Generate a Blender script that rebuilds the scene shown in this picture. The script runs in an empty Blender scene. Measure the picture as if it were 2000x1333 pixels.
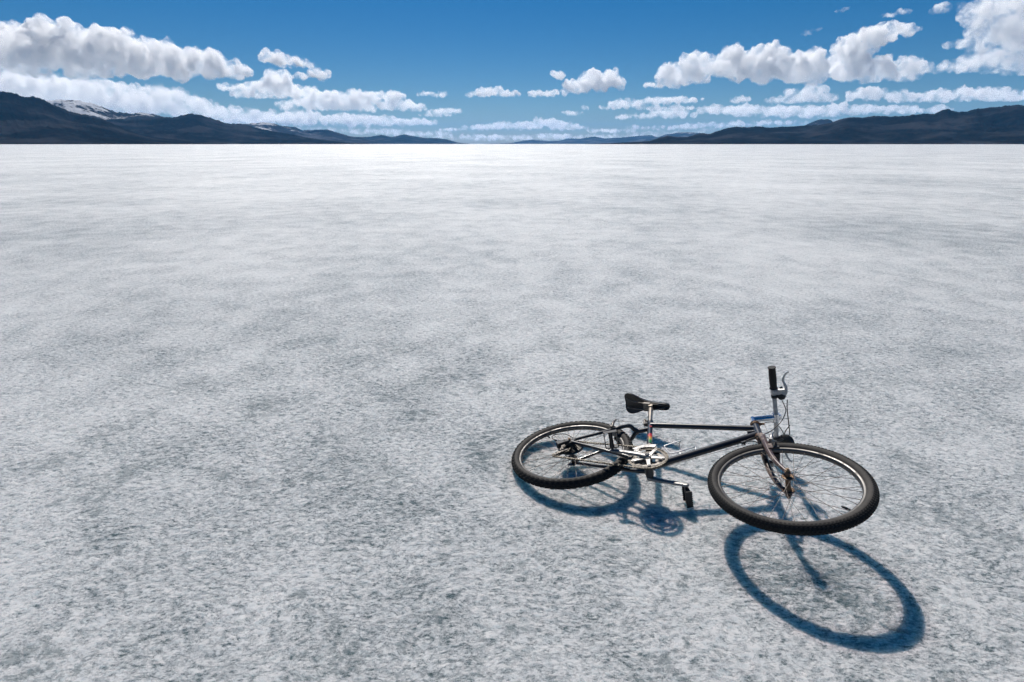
import bpy, bmesh, math, random
import numpy as np
from mathutils import Vector, Matrix

DENOISE = True
scene = bpy.context.scene
C = scene.collection
PI = math.pi

# ------------------------------------------------------------------ camera
cam_d = bpy.data.cameras.new('camera')
cam_d.sensor_width = 36.0
cam_d.lens = 19.219
cam_d.clip_start = 0.05
cam_d.clip_end = 200000.0
cam = bpy.data.objects.new('camera', cam_d)
C.objects.link(cam)
CAM_Z = 1.6416
cam.location = (0, 0, CAM_Z)
cam.rotation_euler = (PI / 2 - 0.34607, 0, 0)
scene.camera = cam

# ------------------------------------------------------------------ light
SUN_EL, SUN_AZ = 0.8284, -0.1671          # azimuth from +Y, towards -X
world = bpy.data.worlds.new('World')
scene.world = world
world.use_nodes = True
wn = world.node_tree
sky = wn.nodes.new('ShaderNodeTexSky')
sky.sky_type = 'NISHITA'
sky.sun_disc = False
sky.sun_elevation = SUN_EL
sky.sun_rotation = SUN_AZ
sky.altitude = 900
sky.air_density = 1.0
sky.dust_density = 0.25
sky.ozone_density = 6.0
bg = wn.nodes['Background']
bg.inputs['Strength'].default_value = 0.054
pol = wn.nodes.new('ShaderNodeHueSaturation')          # the photo was taken through a polariser: deeper blue
pol.inputs['Saturation'].default_value = 1.38
wn.links.new(sky.outputs['Color'], pol.inputs['Color'])
wn.links.new(pol.outputs['Color'], bg.inputs['Color'])

sun_d = bpy.data.lights.new('sun', 'SUN')
sun_d.energy = 5.0
sun_d.angle = math.radians(0.53)
sun_d.color = (1.0, 0.95, 0.88)
sun = bpy.data.objects.new('sun', sun_d)
C.objects.link(sun)
sun.location = (-5, 30, 40)
ldir = Vector((0.11246, -0.66662, -0.73687))
sun.rotation_euler = ldir.to_track_quat('-Z', 'Y').to_euler()

scene.view_settings.view_transform = 'Standard'
scene.view_settings.look = 'None'
scene.view_settings.exposure = 0.0
scene.view_settings.gamma = 1.0
scene.cycles.max_bounces = 20
scene.cycles.volume_bounces = 8
scene.cycles.diffuse_bounces = 3
scene.cycles.glossy_bounces = 3
scene.cycles.transparent_max_bounces = 12
scene.cycles.use_denoising = DENOISE
scene.cycles.denoiser = 'OPENIMAGEDENOISE'
scene.cycles.denoising_prefilter = 'FAST'
scene.cycles.denoising_input_passes = 'RGB_ALBEDO_NORMAL'

# ------------------------------------------------------------------ helpers
def tag(o, label=None, cat=None, group=None, kind=None):
    if label: o['label'] = label
    if cat: o['category'] = cat
    if group: o['group'] = group
    if kind: o['kind'] = kind
    return o

def mesh_obj(name, verts, faces, mats, parent=None, smooth=True, midx=None):
    me = bpy.data.meshes.new(name)
    me.from_pydata([tuple(v) for v in verts], [], faces)
    for m in (mats if isinstance(mats, (list, tuple)) else [mats]):
        me.materials.append(m)
    if midx is not None:
        me.polygons.foreach_set('material_index', midx)
    if smooth is True:
        me.polygons.foreach_set('use_smooth', [True] * len(me.polygons))
    elif smooth is not False:
        me.polygons.foreach_set('use_smooth', smooth)
    me.update()
    o = bpy.data.objects.new(name, me)
    C.objects.link(o)
    if parent: o.parent = parent
    return o

def grid_obj(name, X, Y, Z, mat):
    """X, Y, Z are (n, m) arrays: one sheet."""
    n, m = X.shape
    me = bpy.data.meshes.new(name)
    co = np.stack([X, Y, Z], -1).reshape(-1, 3).astype(np.float32)
    i = np.arange((n - 1) * (m - 1))
    r, c = i // (m - 1), i % (m - 1)
    a = r * m + c
    quads = np.stack([a, a + 1, a + m + 1, a + m], 1).astype(np.int32)
    me.vertices.add(len(co)); me.vertices.foreach_set('co', co.ravel())
    me.loops.add(quads.size); me.loops.foreach_set('vertex_index', quads.ravel())
    me.polygons.add(len(quads))
    me.polygons.foreach_set('loop_start', np.arange(0, quads.size, 4, dtype=np.int32))
    me.polygons.foreach_set('use_smooth', np.ones(len(quads), dtype=bool))
    me.materials.append(mat)
    me.update(calc_edges=True); me.validate()
    o = bpy.data.objects.new(name, me); C.objects.link(o)
    return o

def _hash(ix, iy, seed):
    h = (ix.astype(np.int64) * 374761393 + iy.astype(np.int64) * 668265263 + seed * 1442695041) & 0xffffffff
    h = ((h ^ (h >> 13)) * 1274126177) & 0xffffffff
    h = h ^ (h >> 16)
    return (h & 0xffff) / 65535.0
def vnoise(x, y, seed=0):
    ix, iy = np.floor(x), np.floor(y)
    fx, fy = x - ix, y - iy
    fx = fx * fx * fx * (fx * (fx * 6 - 15) + 10); fy = fy * fy * fy * (fy * (fy * 6 - 15) + 10)
    a, b = _hash(ix, iy, seed), _hash(ix + 1, iy, seed)
    c, d = _hash(ix, iy + 1, seed), _hash(ix + 1, iy + 1, seed)
    return (a * (1 - fx) + b * fx) * (1 - fy) + (c * (1 - fx) + d * fx) * fy
def fbm(x, y, octs=5, seed=0, gain=0.5, ridged=False):
    s = np.zeros_like(x); amp = 1.0; tot = 0
    for k in range(octs):
        v = vnoise(x + 17.3 * k, y - 9.1 * k, seed + k)
        if ridged: v = 1 - np.abs(2 * v - 1)
        s += amp * v; tot += amp
        x, y = x * 2.03, y * 2.03; amp *= gain
    return s / tot

class NT:
    """small node-tree helper"""
    def __init__(self, name):
        self.mat = bpy.data.materials.new(name); self.mat.use_nodes = True
        self.t = self.mat.node_tree
        self.bsdf = self.t.nodes['Principled BSDF']; self.out = self.t.nodes['Material Output']
    def n(self, typ, **kw):
        nd = self.t.nodes.new('ShaderNode' + typ)
        for k, v in kw.items():
            if k.startswith('_'): setattr(nd, k[1:], v)
        return nd
    def put(self, sock, v):
        if hasattr(v, 'is_linked') or isinstance(v, bpy.types.NodeSocket): self.t.links.new(v, sock)
        else: sock.default_value = v
    def noise(self, vec, scale, detail=4, rough=0.5, dist=0.0, out='Fac'):
        nd = self.n('TexNoise')
        self.t.links.new(vec, nd.inputs['Vector'])
        nd.inputs['Scale'].default_value = scale; nd.inputs['Detail'].default_value = detail
        nd.inputs['Roughness'].default_value = rough; nd.inputs['Distortion'].default_value = dist
        return nd.outputs[out]
    def ramp(self, fac, stops, interp='LINEAR'):
        nd = self.n('ValToRGB'); self.t.links.new(fac, nd.inputs['Fac'])
        cr = nd.color_ramp; cr.interpolation = interp
        while len(cr.elements) < len(stops): cr.elements.new(0.5)
        for e, (p, c) in zip(cr.elements, stops):
            e.position = p; e.color = (*c, 1) if len(c) == 3 else c
        return nd.outputs['Color']
    def math(self, op, a, b=None, c=None, clamp=False):
        nd = self.n('Math'); nd.operation = op; nd.use_clamp = clamp
        for i, v in enumerate((a, b, c)):
            if v is not None: self.put(nd.inputs[i], v)
        return nd.outputs[0]
    def mapr(self, v, a, b, c=0.0, d=1.0, smooth=True):
        nd = self.n('MapRange'); nd.interpolation_type = 'SMOOTHSTEP' if smooth else 'LINEAR'
        self.put(nd.inputs['Value'], v)
        for k, x in zip(('From Min', 'From Max', 'To Min', 'To Max'), (a, b, c, d)): nd.inputs[k].default_value = x
        return nd.outputs['Result']
    def mix(self, fac, a, b, blend='MIX'):
        nd = self.n('Mix'); nd.data_type = 'RGBA'; nd.blend_type = blend
        self.put(nd.inputs[0], fac)
        for i, v in ((6, a), (7, b)):
            self.put(nd.inputs[i], (*v, 1) if isinstance(v, tuple) and len(v) == 3 else v)
        return nd.outputs[2]
    def bump(self, h, strength, dist, normal=None):
        nd = self.n('Bump'); self.t.links.new(h, nd.inputs['Height'])
        nd.inputs['Strength'].default_value = strength; nd.inputs['Distance'].default_value = dist
        if normal is not None: self.t.links.new(normal, nd.inputs['Normal'])
        return nd.outputs['Normal']
    def set(self, **kw):
        for k, v in kw.items():
            s = self.bsdf.inputs[k.replace('_', ' ')]
            self.put(s, (*v, 1) if isinstance(v, tuple) and len(v) == 3 and s.type == 'RGBA' else v)
        return self.mat
    def co(self, kind='Object'):
        return self.n('TexCoord').outputs[kind]

# ------------------------------------------------------------------ frozen lake
def ice_material():
    m = NT('lake_ice'); co = m.co()
    # wind-stretched, warped coordinates for the flaky frost
    warp = m.noise(co, 3.0, 3, 0.5, 0.0, 'Color')
    vm = m.n('VectorMath', _operation='MULTIPLY_ADD'); m.t.links.new(warp, vm.inputs[0])
    vm.inputs[1].default_value = (0.09, 0.09, 0); m.t.links.new(co, vm.inputs[2])
    wco = vm.outputs[0]
    mp = m.n('Mapping'); m.t.links.new(wco, mp.inputs['Vector'])
    mp.inputs['Rotation'].default_value = (0, 0, 0.45); mp.inputs['Scale'].default_value = (1.0, 1.3, 1.0)
    sco = mp.outputs[0]
    vbig = m.noise(co, 0.13, 4, 0.55, 0.0)
    big = m.noise(co, 0.33, 4, 0.55, 0.2)
    mid = m.noise(wco, 2.0, 6, 0.62, 0.3)
    # feathery growth: fronds lie one way in some patches, another way in others
    def frond(rot, stretch, scale):
        q = m.n('Mapping'); m.t.links.new(wco, q.inputs['Vector']); q.inputs['Rotation'].default_value = (0, 0, rot); q.inputs['Scale'].default_value = (1.0, stretch, 1.0)
        return m.noise(q.outputs[0], scale, 8, 0.76, 0.35)
    sel = m.mapr(m.noise(co, 3.2, 3, 0.6, 0.6), 0.46, 0.54)
    sel2 = m.mapr(m.noise(co, 2.1, 3, 0.6, 0.9), 0.50, 0.58)
    flk = m.mix(sel2, m.mix(sel, frond(0.45, 2.3, 20.0), frond(-0.95, 2.4, 19.0)), frond(1.35, 1.9, 24.0))
    fine = m.noise(wco, 210.0, 5, 0.8, 0.2)
    # frost needles: elongated crystal flakes lying two ways, each with its own tilt and whiteness
    def flakes(rot, sx, sy, scale):
        q = m.n('Mapping'); m.t.links.new(wco, q.inputs['Vector']); q.inputs['Rotation'].default_value = (0, 0, rot); q.inputs['Scale'].default_value = (sx, sy, 0.0)
        v = m.n('TexVoronoi'); m.t.links.new(q.outputs[0], v.inputs['Vector']); v.inputs['Scale'].default_value = scale
        return v.outputs['Color']
    fa, fb = flakes(0.5, 1.0, 1.6, 95.0), flakes(-0.85, 1.0, 2.2, 70.0)
    fab = m.mix(0.5, fa, fb)
    sep = m.n('SeparateColor'); m.t.links.new(fab, sep.inputs[0])
    a = m.math('MULTIPLY_ADD', big, 0.22, m.math('MULTIPLY_ADD', vbig, 0.34, m.math('MULTIPLY', mid, 0.38)))
    b = m.math('MULTIPLY_ADD', flk, 1.15, a)
    b = m.math('MULTIPLY_ADD', sep.outputs['Blue'], 0.22, b)
    s = m.math('MULTIPLY_ADD', fine, 0.60, b)            # mean about 1.32
    frost = m.mapr(s, 1.17, 1.565, smooth=False)
    col = m.ramp(frost, [(0.0, (0.05, 0.09, 0.095)), (0.20, (0.155, 0.20, 0.21)), (0.48, (0.46, 0.485, 0.49)), (0.92, (0.84, 0.85, 0.84))])
    # small windows of clear dark ice where the frost has lifted
    hole = m.mapr(m.math('MULTIPLY_ADD', m.noise(sco, 15.0, 9, 0.8, 0.3), 0.85, m.math('MULTIPLY', m.noise(co, 2.6, 5, 0.65, 0.2), 0.75)), 0.855, 0.93)
    dv = m.n('VectorMath', _operation='DISTANCE'); m.t.links.new(co, dv.inputs[0]); dv.inputs[1].default_value = (-0.2, 1.7, 0)
    hole = m.math('MULTIPLY', hole, m.mapr(dv.outputs['Value'], 1.2, 4.5, 1.0, 0.12))      # the clear ice lies round one spot of the lake
    col = m.mix(m.math('MULTIPLY', hole, 0.5), col, (0.085, 0.14, 0.15))
    h = m.math('MULTIPLY_ADD', fine, 0.35, flk)
    h = m.math('MULTIPLY_ADD', hole, -0.25, h)
    nb = m.bump(h, 1.0, 0.035)
    tl = m.n('VectorMath', _operation='MULTIPLY_ADD'); m.t.links.new(fab, tl.inputs[0]); tl.inputs[1].default_value = (0.95, 0.95, 0.0); tl.inputs[2].default_value = (-0.475, -0.475, 0.0)
    tn = m.n('VectorMath', _operation='ADD'); m.t.links.new(tl.outputs[0], tn.inputs[0]); m.t.links.new(nb, tn.inputs[1])
    tz = m.n('VectorMath', _operation='NORMALIZE'); m.t.links.new(tn.outputs[0], tz.inputs[0])
    nrm = tz.outputs[0]
    # loose crystal facets: a few catch the sun
    vo = m.n('TexVoronoi'); m.t.links.new(co, vo.inputs['Vector']); vo.inputs['Scale'].default_value = 330.0
    facet = m.n('VectorMath', _operation='MULTIPLY_ADD'); m.t.links.new(vo.outputs['Color'], facet.inputs[0])
    facet.inputs[1].default_value = (1.1, 1.1, 0.0); facet.inputs[2].default_value = (-0.55, -0.55, 0.0)
    addn = m.n('VectorMath', _operation='ADD'); m.t.links.new(facet.outputs[0], addn.inputs[0]); m.t.links.new(nrm, addn.inputs[1])
    nz = m.n('VectorMath', _operation='NORMALIZE'); m.t.links.new(addn.outputs[0], nz.inputs[0])
    m.set(Base_Color=col, Roughness=0.42, IOR=1.31, Specular_IOR_Level=0.4, Normal=nrm, Subsurface_Weight=0.75, Subsurface_Scale=0.08)
    m.bsdf.inputs['Subsurface Radius'].default_value = (0.6, 0.95, 1.0)
    m.bsdf.subsurface_method = 'BURLEY'
    m.t.links.new(m.mapr(frost, 0, 1, 0.30, 0.60), m.bsdf.inputs['Roughness'])
    gl = m.n('BsdfGlossy'); gl.inputs['Roughness'].default_value = 0.16; gl.inputs['Color'].default_value = (1, 1, 1, 1)
    m.t.links.new(nz.outputs[0], gl.inputs['Normal'])
    mx = m.n('MixShader'); mx.inputs[0].default_value = 0.034
    m.t.links.new(m.bsdf.outputs[0], mx.inputs[1]); m.t.links.new(gl.outputs[0], mx.inputs[2])
    m.t.links.new(mx.outputs[0], m.out.inputs['Surface'])
    return m.mat

def axis(lo, hi, step, far_lo, far_hi, g=1.16):
    core = list(np.arange(lo, hi, step)); s = step; x = core[-1]; up = []
    while x < far_hi: s *= g; x += s; up.append(x)
    s = step; x = core[0]; dn = []
    while x > far_lo: s *= g; x -= s; dn.append(x)
    return np.array(dn[::-1] + core + up)
gx = axis(-3.2, 3.4, 0.014, -70000, 70000)
gy = axis(0.7, 5.2, 0.014, -20000, 90000)
GX, GY = np.meshgrid(gx, gy)
r2 = np.clip((np.hypot(GX, GY - 2) - 2.5) / 3.5, 0, 1)
near = 1 - r2 * r2 * (3 - 2 * r2)
wx = GX + 0.03 * (fbm(GX * 4, GY * 4, 3, 31) - .5); wy = GY + 0.03 * (fbm(GX * 4, GY * 4, 3, 47) - .5)
ca, sa = math.cos(.45), math.sin(.45)
GZ = near * (0.007 * (fbm(GX * 3, GY * 3, 3, 5) - .5) + 0.009 * (fbm((wx * ca + wy * sa) * 20, (wy * ca - wx * sa) * 25, 4, 11, 0.6, True) - .6))
lake = grid_obj('frozen_lake', GX, GY, GZ - 0.002, ice_material())
tag(lake, kind='structure')

# ------------------------------------------------------------------ mountains
F, YH = 1067.72, 281.5
def hill_material(name, low, high, snow, thr, hmax, patch=0.5):
    m = NT(name); co = m.co()
    geo = m.n('NewGeometry'); sp = m.n('SeparateXYZ'); m.t.links.new(geo.outputs['Position'], sp.inputs[0])
    n1 = m.noise(co, 1 / 420.0, 8, 0.62); n2 = m.noise(co, 1 / 60.0, 6, 0.65)
    trees = m.mix(m.mapr(n2, 0.38, 0.62), low, high)
    rock = m.mix(m.mapr(n1, 0.46, 0.64), trees, (2.7 * high[0], 2.6 * high[1], 2.7 * high[2]))
    hgt = m.math('DIVIDE', sp.outputs['Z'], hmax)
    hs = m.math('ADD', hgt, m.math('MULTIPLY', m.math('SUBTRACT', n1, 0.5), 1.3))
    hs = m.math('ADD', hs, m.math('MULTIPLY', m.math('SUBTRACT', n2, 0.5), 0.9))
    sn = m.mapr(hs, thr, thr + 0.16)
    col = m.mix(m.math('MULTIPLY', sn, snow), rock, (0.78, 0.80, 0.83))
    nb = m.bump(m.noise(co, 1 / 45.0, 6, 0.7), 0.8, 22.0)
    return m.set(Base_Color=col, Roughness=0.95, Specular_IOR_Level=0.0, Normal=nb)

def ridge(name, pts, D, d0, mat, seed, rough=0.10):
    """terrain strip whose crest follows bearings/elevations pts (photo measurements turned into angles) at distance D"""
    pts = np.array(pts, float)
    tx = (pts[:, 0] - 1000) / F                       # tangent of bearing, about the level view axis
    pit = 0.34607; c, s = math.cos(pit), math.sin(pit)
    # direction through the crest point
    b = (666.5 - pts[:, 1]) / F
    dy, dz = c + b * s, -s + b * c
    bear = np.arctan2(tx, dy); el = np.arctan2(dz, np.hypot(tx, dy))
    hgt = D * np.tan(el) + CAM_Z
    n = max(60, int((bear[-1] - bear[0]) / (0.55 / F)))
    B = np.linspace(bear[0], bear[-1], n)
    Hc = np.interp(B, bear, hgt)
    k = np.hanning(9); k /= k.sum(); Hc = np.convolve(np.pad(Hc, 4, 'edge'), k, 'valid')
    Hc = Hc * (1 + rough * 0.55 * (fbm(B * 260, B * 0 + seed, 4, seed) - .5)) + 0.006 * D * rough * (fbm(B * 700, B * 0, 3, seed + 3) - .5)
    edge = np.clip(np.minimum(B - B[0], B[-1] - B) / 0.01, 0, 1); Hc = np.maximum(Hc * edge, 0) - 4 * (1 - edge)
    T = np.concatenate([np.linspace(0, 1, 42), np.linspace(1.06, 1.6, 10)])
    BB, TT = np.meshgrid(B, T)
    R = d0 + (D - d0) * TT
    X, Y = R * np.sin(BB), R * np.cos(BB)
    prof = np.where(TT <= 1, 0.25 * TT + 0.75 * (TT ** 1.7), np.maximum(1 - (np.maximum(TT - 1, 0) / 0.6) ** 1.4, 0))
    Hs = np.interp(B, bear, hgt); kk = np.hanning(41); kk /= kk.sum(); Hs = np.maximum(np.convolve(np.pad(Hs, 20, 'edge'), kk, 'valid'), 0) * edge - 4 * (1 - edge)
    wt = np.clip((TT - 0.72) / 0.28, 0, 1); Hm = Hs[None] * (1 - wt) + Hc[None] * wt
    nz = fbm(X / (0.05 * D), Y / (0.09 * D), 6, seed + 9, 0.55, True)
    amp = np.sin(np.clip(TT, 0, 1) * PI) ** 0.7
    Z = Hm * (prof + 0.42 * amp * (nz - .55) * prof ** 0.3)
    Z = np.minimum(Z, Hm * (0.06 + 0.94 * np.clip(TT * 1.08, 0, 1)) + 1) if True else Z
    Z = np.where(TT <= 0.0, -3, Z)
    Z = np.where(TT >= 1.59, -3, Z)
    o = grid_obj(name, X, Y, Z, mat)
    return tag(o, kind='structure')
forest = hill_material('forest_slope', (0.006, 0.008, 0.008), (0.014, 0.014, 0.014), 0.25, 1.05, 400.0)
patchy = hill_material('forest_and_snow_slope', (0.006, 0.008, 0.008), (0.016, 0.016, 0.016), 0.5, 0.90, 430.0)
snowy = hill_material('snow_slope', (0.02, 0.022, 0.025), (0.04, 0.042, 0.045), 0.75, 0.46, 640.0)
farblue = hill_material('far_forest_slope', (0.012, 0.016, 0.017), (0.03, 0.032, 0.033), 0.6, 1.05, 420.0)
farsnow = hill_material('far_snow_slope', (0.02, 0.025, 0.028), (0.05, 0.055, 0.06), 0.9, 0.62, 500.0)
ridge('hill', [(-260,170),(-160,172),(-60,174),(0,179),(21,182),(49,189),(70,189),(87,196),(105,206),(140,219),(175,226),(210,238),(245,252),(270,261),(300,268),(350,274),(400,279),(450,281)], 5200, 3300, forest, 1)
ridge('mountain', [(-40,230),(20,215),(60,205),(94,196),(115,193.5),(147,196),(175,201),(203,210),(224,219),(252,222),(280,220.5),(301,224),(322,229),(350,232),(400,240),(440,250)], 8200, 6000, snowy, 2)
ridge('mountain', [(120,250),(160,238),(210,233),(245,234.5),(280,233),(315,230),(343,229),(360,224),(378,222.6),(395,226),(420,233),(437,240),(451,242),(469,241.5),(490,247),(511,252),(532,257),(560,261),(595,268),(630,273),(680,279),(730,282)], 7000, 4800, patchy, 3)
ridge('mountain', [(400,255),(430,250),(455,246),(490,241),(511,239.5),(532,241),(553,247),(577,248.5),(591,255),(616,254),(640,253),(654,258),(682,266),(720,273),(760,281)], 11500, 9200, snowy, 4)
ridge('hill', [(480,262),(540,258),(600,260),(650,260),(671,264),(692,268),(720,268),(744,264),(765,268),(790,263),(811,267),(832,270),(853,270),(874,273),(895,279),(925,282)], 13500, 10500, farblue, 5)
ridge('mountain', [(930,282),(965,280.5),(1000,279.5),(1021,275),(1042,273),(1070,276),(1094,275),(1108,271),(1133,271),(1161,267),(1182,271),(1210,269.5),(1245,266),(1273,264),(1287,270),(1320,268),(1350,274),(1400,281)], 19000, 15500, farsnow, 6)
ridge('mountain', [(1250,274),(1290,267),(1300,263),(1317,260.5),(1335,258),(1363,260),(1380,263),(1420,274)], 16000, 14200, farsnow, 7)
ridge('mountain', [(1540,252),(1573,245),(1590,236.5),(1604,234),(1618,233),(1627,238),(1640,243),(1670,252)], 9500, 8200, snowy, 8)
ridge('hill', [(1130,282.5),(1196,280),(1231,278),(1269,276),(1290,268.5),(1304,265.5),(1322,268),(1342,268),(1370,260),(1384,262.5),(1405,255.5),(1422,250),(1440,248),(1461,249),(1482,247),(1503,250),(1524,248),(1552,247),(1576,245),(1597,245),(1622,240),(1643,233),(1667,229),(1685,231),(1706,227.5),(1737,228),(1765,227),(1790,224),(1811,222),(1825,224),(1839,216),(1853,214),(1867,218),(1888,219),(1909,213),(1937,210),(1965,206.5),(1980,205),(2000,206.5),(2060,202),(2160,204),(2300,210)], 5600, 3700, patchy, 9)
# ------------------------------------------------------------------ haze
hm = bpy.data.materials.new('thin_air'); hm.use_nodes = True
ht = hm.node_tree; ht.nodes.remove(ht.nodes['Principled BSDF'])
pv = ht.nodes.new('ShaderNodeVolumePrincipled')
pv.inputs['Color'].default_value = (0.12, 0.47, 0.98, 1); pv.inputs['Density'].default_value = 2.2e-5
pv.inputs['Anisotropy'].default_value = 0.0
ht.links.new(pv.outputs[0], ht.nodes['Material Output'].inputs['Volume'])
x0, x1, y0, y1, z0, z1 = -24000, 24000, -2000, 32000, -6.0, 1000.0
hz = mesh_obj('haze', [(x, y, z) for z in (z0, z1) for x, y in ((x0, y0), (x1, y0), (x1, y1), (x0, y1))],
              [(3, 2, 1, 0), (4, 5, 6, 7), (0, 1, 5, 4), (1, 2, 6, 5), (2, 3, 7, 6), (3, 0, 4, 7)], hm, smooth=False)
tag(hz, kind='stuff')
# ------------------------------------------------------------------ clouds
def cloud_material(name, dens, k, aniso=0.45):
    m = NT(name); t = m.t; t.nodes.remove(m.bsdf)
    geo = m.n('NewGeometry')
    n = m.noise(geo.outputs['Position'], 1 / (17.0 * k), 9, 0.76, 0.4)
    d = m.math('ADD', m.mapr(n, 0.36, 0.50, 0.0, 0.07 * dens), m.mapr(n, 0.47, 0.64, 0.0, dens))
    v = m.n('VolumeScatter')
    v.inputs['Color'].default_value = (1, 1, 1, 1); v.inputs['Anisotropy'].default_value = aniso
    t.links.new(d, v.inputs['Density'])
    t.links.new(v.outputs[0], m.out.inputs['Volume'])
    m.mat.cycles.volume_step_rate = STEP
    return m.mat
STEP = 0.25
_ico = bmesh.new(); bmesh.ops.create_icosphere(_ico, subdivisions=2, radius=1.0)
ICO_V = np.array([v.co[:] for v in _ico.verts]); ICO_F = np.array([[v.index for v in f.verts] for f in _ico.faces]); _ico.free()
_ctex = {}
def cloud_tex(size, depth):
    k = (round(size), depth)
    if k not in _ctex:
        t = bpy.data.textures.new('puff_%d' % k[0], 'CLOUDS'); t.noise_scale = size; t.noise_depth = depth; t.noise_basis = 'ORIGINAL_PERLIN'
        _ctex[k] = t
    return _ctex[k]
BASE_H = 1150.0
def bearing(px, py):
    pit = 0.34607; c, s = math.cos(pit), math.sin(pit)
    a, b = (px - 1000) / F, (666.5 - py) / F
    d = np.array([a, c + b * s, -s + b * c]); return d / math.hypot(d[0], d[1])   # unit horizontal distance
def cloud(lumps, base, label=None, seed=0, soft=1.0, far=None, depth=0.55, thin=1.0, kind=None, name='cloud'):
    """lumps: (bearing, elevation, half width, half height) as read off the photo; base: its flat underside"""
    rng = np.random.default_rng(seed + 100)
    up = bearing(1000, base)[2]
    D = far or min(max((BASE_H - CAM_Z) / max(up, 1e-4), 8000), 38000)
    k = D / F                                   # metres per measured unit at that distance
    V, Fc = [], []; nv = 0
    zb = None
    def ball(c, r, sq=0.85):
        nonlocal nv
        v = ICO_V * r * 1.17 * (1 + 0.10 * rng.standard_normal((len(ICO_V), 1))); v[:, 2] *= sq
        V.append(v + c); Fc.append(ICO_F + nv); nv += len(ICO_V)
    d0 = bearing(lumps[0][0], base); zb = d0[2] * D + CAM_Z
    for (px, py, rx, ry) in lumps:
        rx, ry = rx * 0.93, ry * 0.84
        d = bearing(px, py); ctr = np.array([d[0] * D, d[1] * D, d[2] * D + CAM_Z])
        side = np.array([d[1], -d[0], 0]); fwd = np.array([d[0], d[1], 0])
        R, H = rx * k, ry * k; dp = max(min(R, 3 * H) * depth, H * 0.6)
        n = int(np.clip(9 * rx / ry + 6, 8, 60))
        for i in range(n):
            a = rng.uniform(0, 2 * PI); q = math.sqrt(rng.uniform(0, 1))
            u, w = q * math.cos(a), q * math.sin(a)
            rr = H * rng.uniform(0.34, 0.58)
            e = math.sqrt(max(1 - q * q, 0))
            z = rng.uniform(-0.7, 0.75) * e * (H - rr * .5)
            ball(ctr + side * u * (R - rr * .6) + fwd * w * dp + np.array([0, 0, z]), rr)
            for j in range(4):
                th = rng.uniform(0, 2 * PI); el = rng.uniform(0.1, 1.4); r2 = rr * rng.uniform(0.25, 0.48)
                o = np.array([0, 0, math.sin(el)]) + side * math.cos(el) * math.cos(th) + fwd * math.cos(el) * math.sin(th)
                ball(ctr + side * u * (R - rr * .6) + fwd * w * dp + np.array([0, 0, z]) + o * rr * .9, r2, 1.0)
    V = np.concatenate(V); Fc = np.concatenate(Fc)
    lowz = V[:, 2] < zb; V[lowz, 2] = zb + (V[lowz, 2] - zb) * 0.12
    org = V.mean(0)
    o = mesh_obj(name, V - org, Fc.tolist(), cloud_material('cloud_vapour', thin / (2.6 * soft * k), k))
    o.location = org
    rm = o.modifiers.new('fuse', 'REMESH'); rm.mode = 'VOXEL'; rm.voxel_size = 1.5 * k; rm.use_smooth_shade = True
    for sz, st in ((14, 5.0), (6, 4.5), (2.6, 2.4)):
        dm = o.modifiers.new('billow', 'DISPLACE'); dm.texture = cloud_tex(sz * k, 2); dm.texture_coords = 'GLOBAL'
        dm.strength = st * k * soft ** .3; dm.mid_level = 0.5
    if kind: tag(o, kind=kind)
    else: tag(o, label, 'cloud', 'clouds over the lake')
    return o
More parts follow.
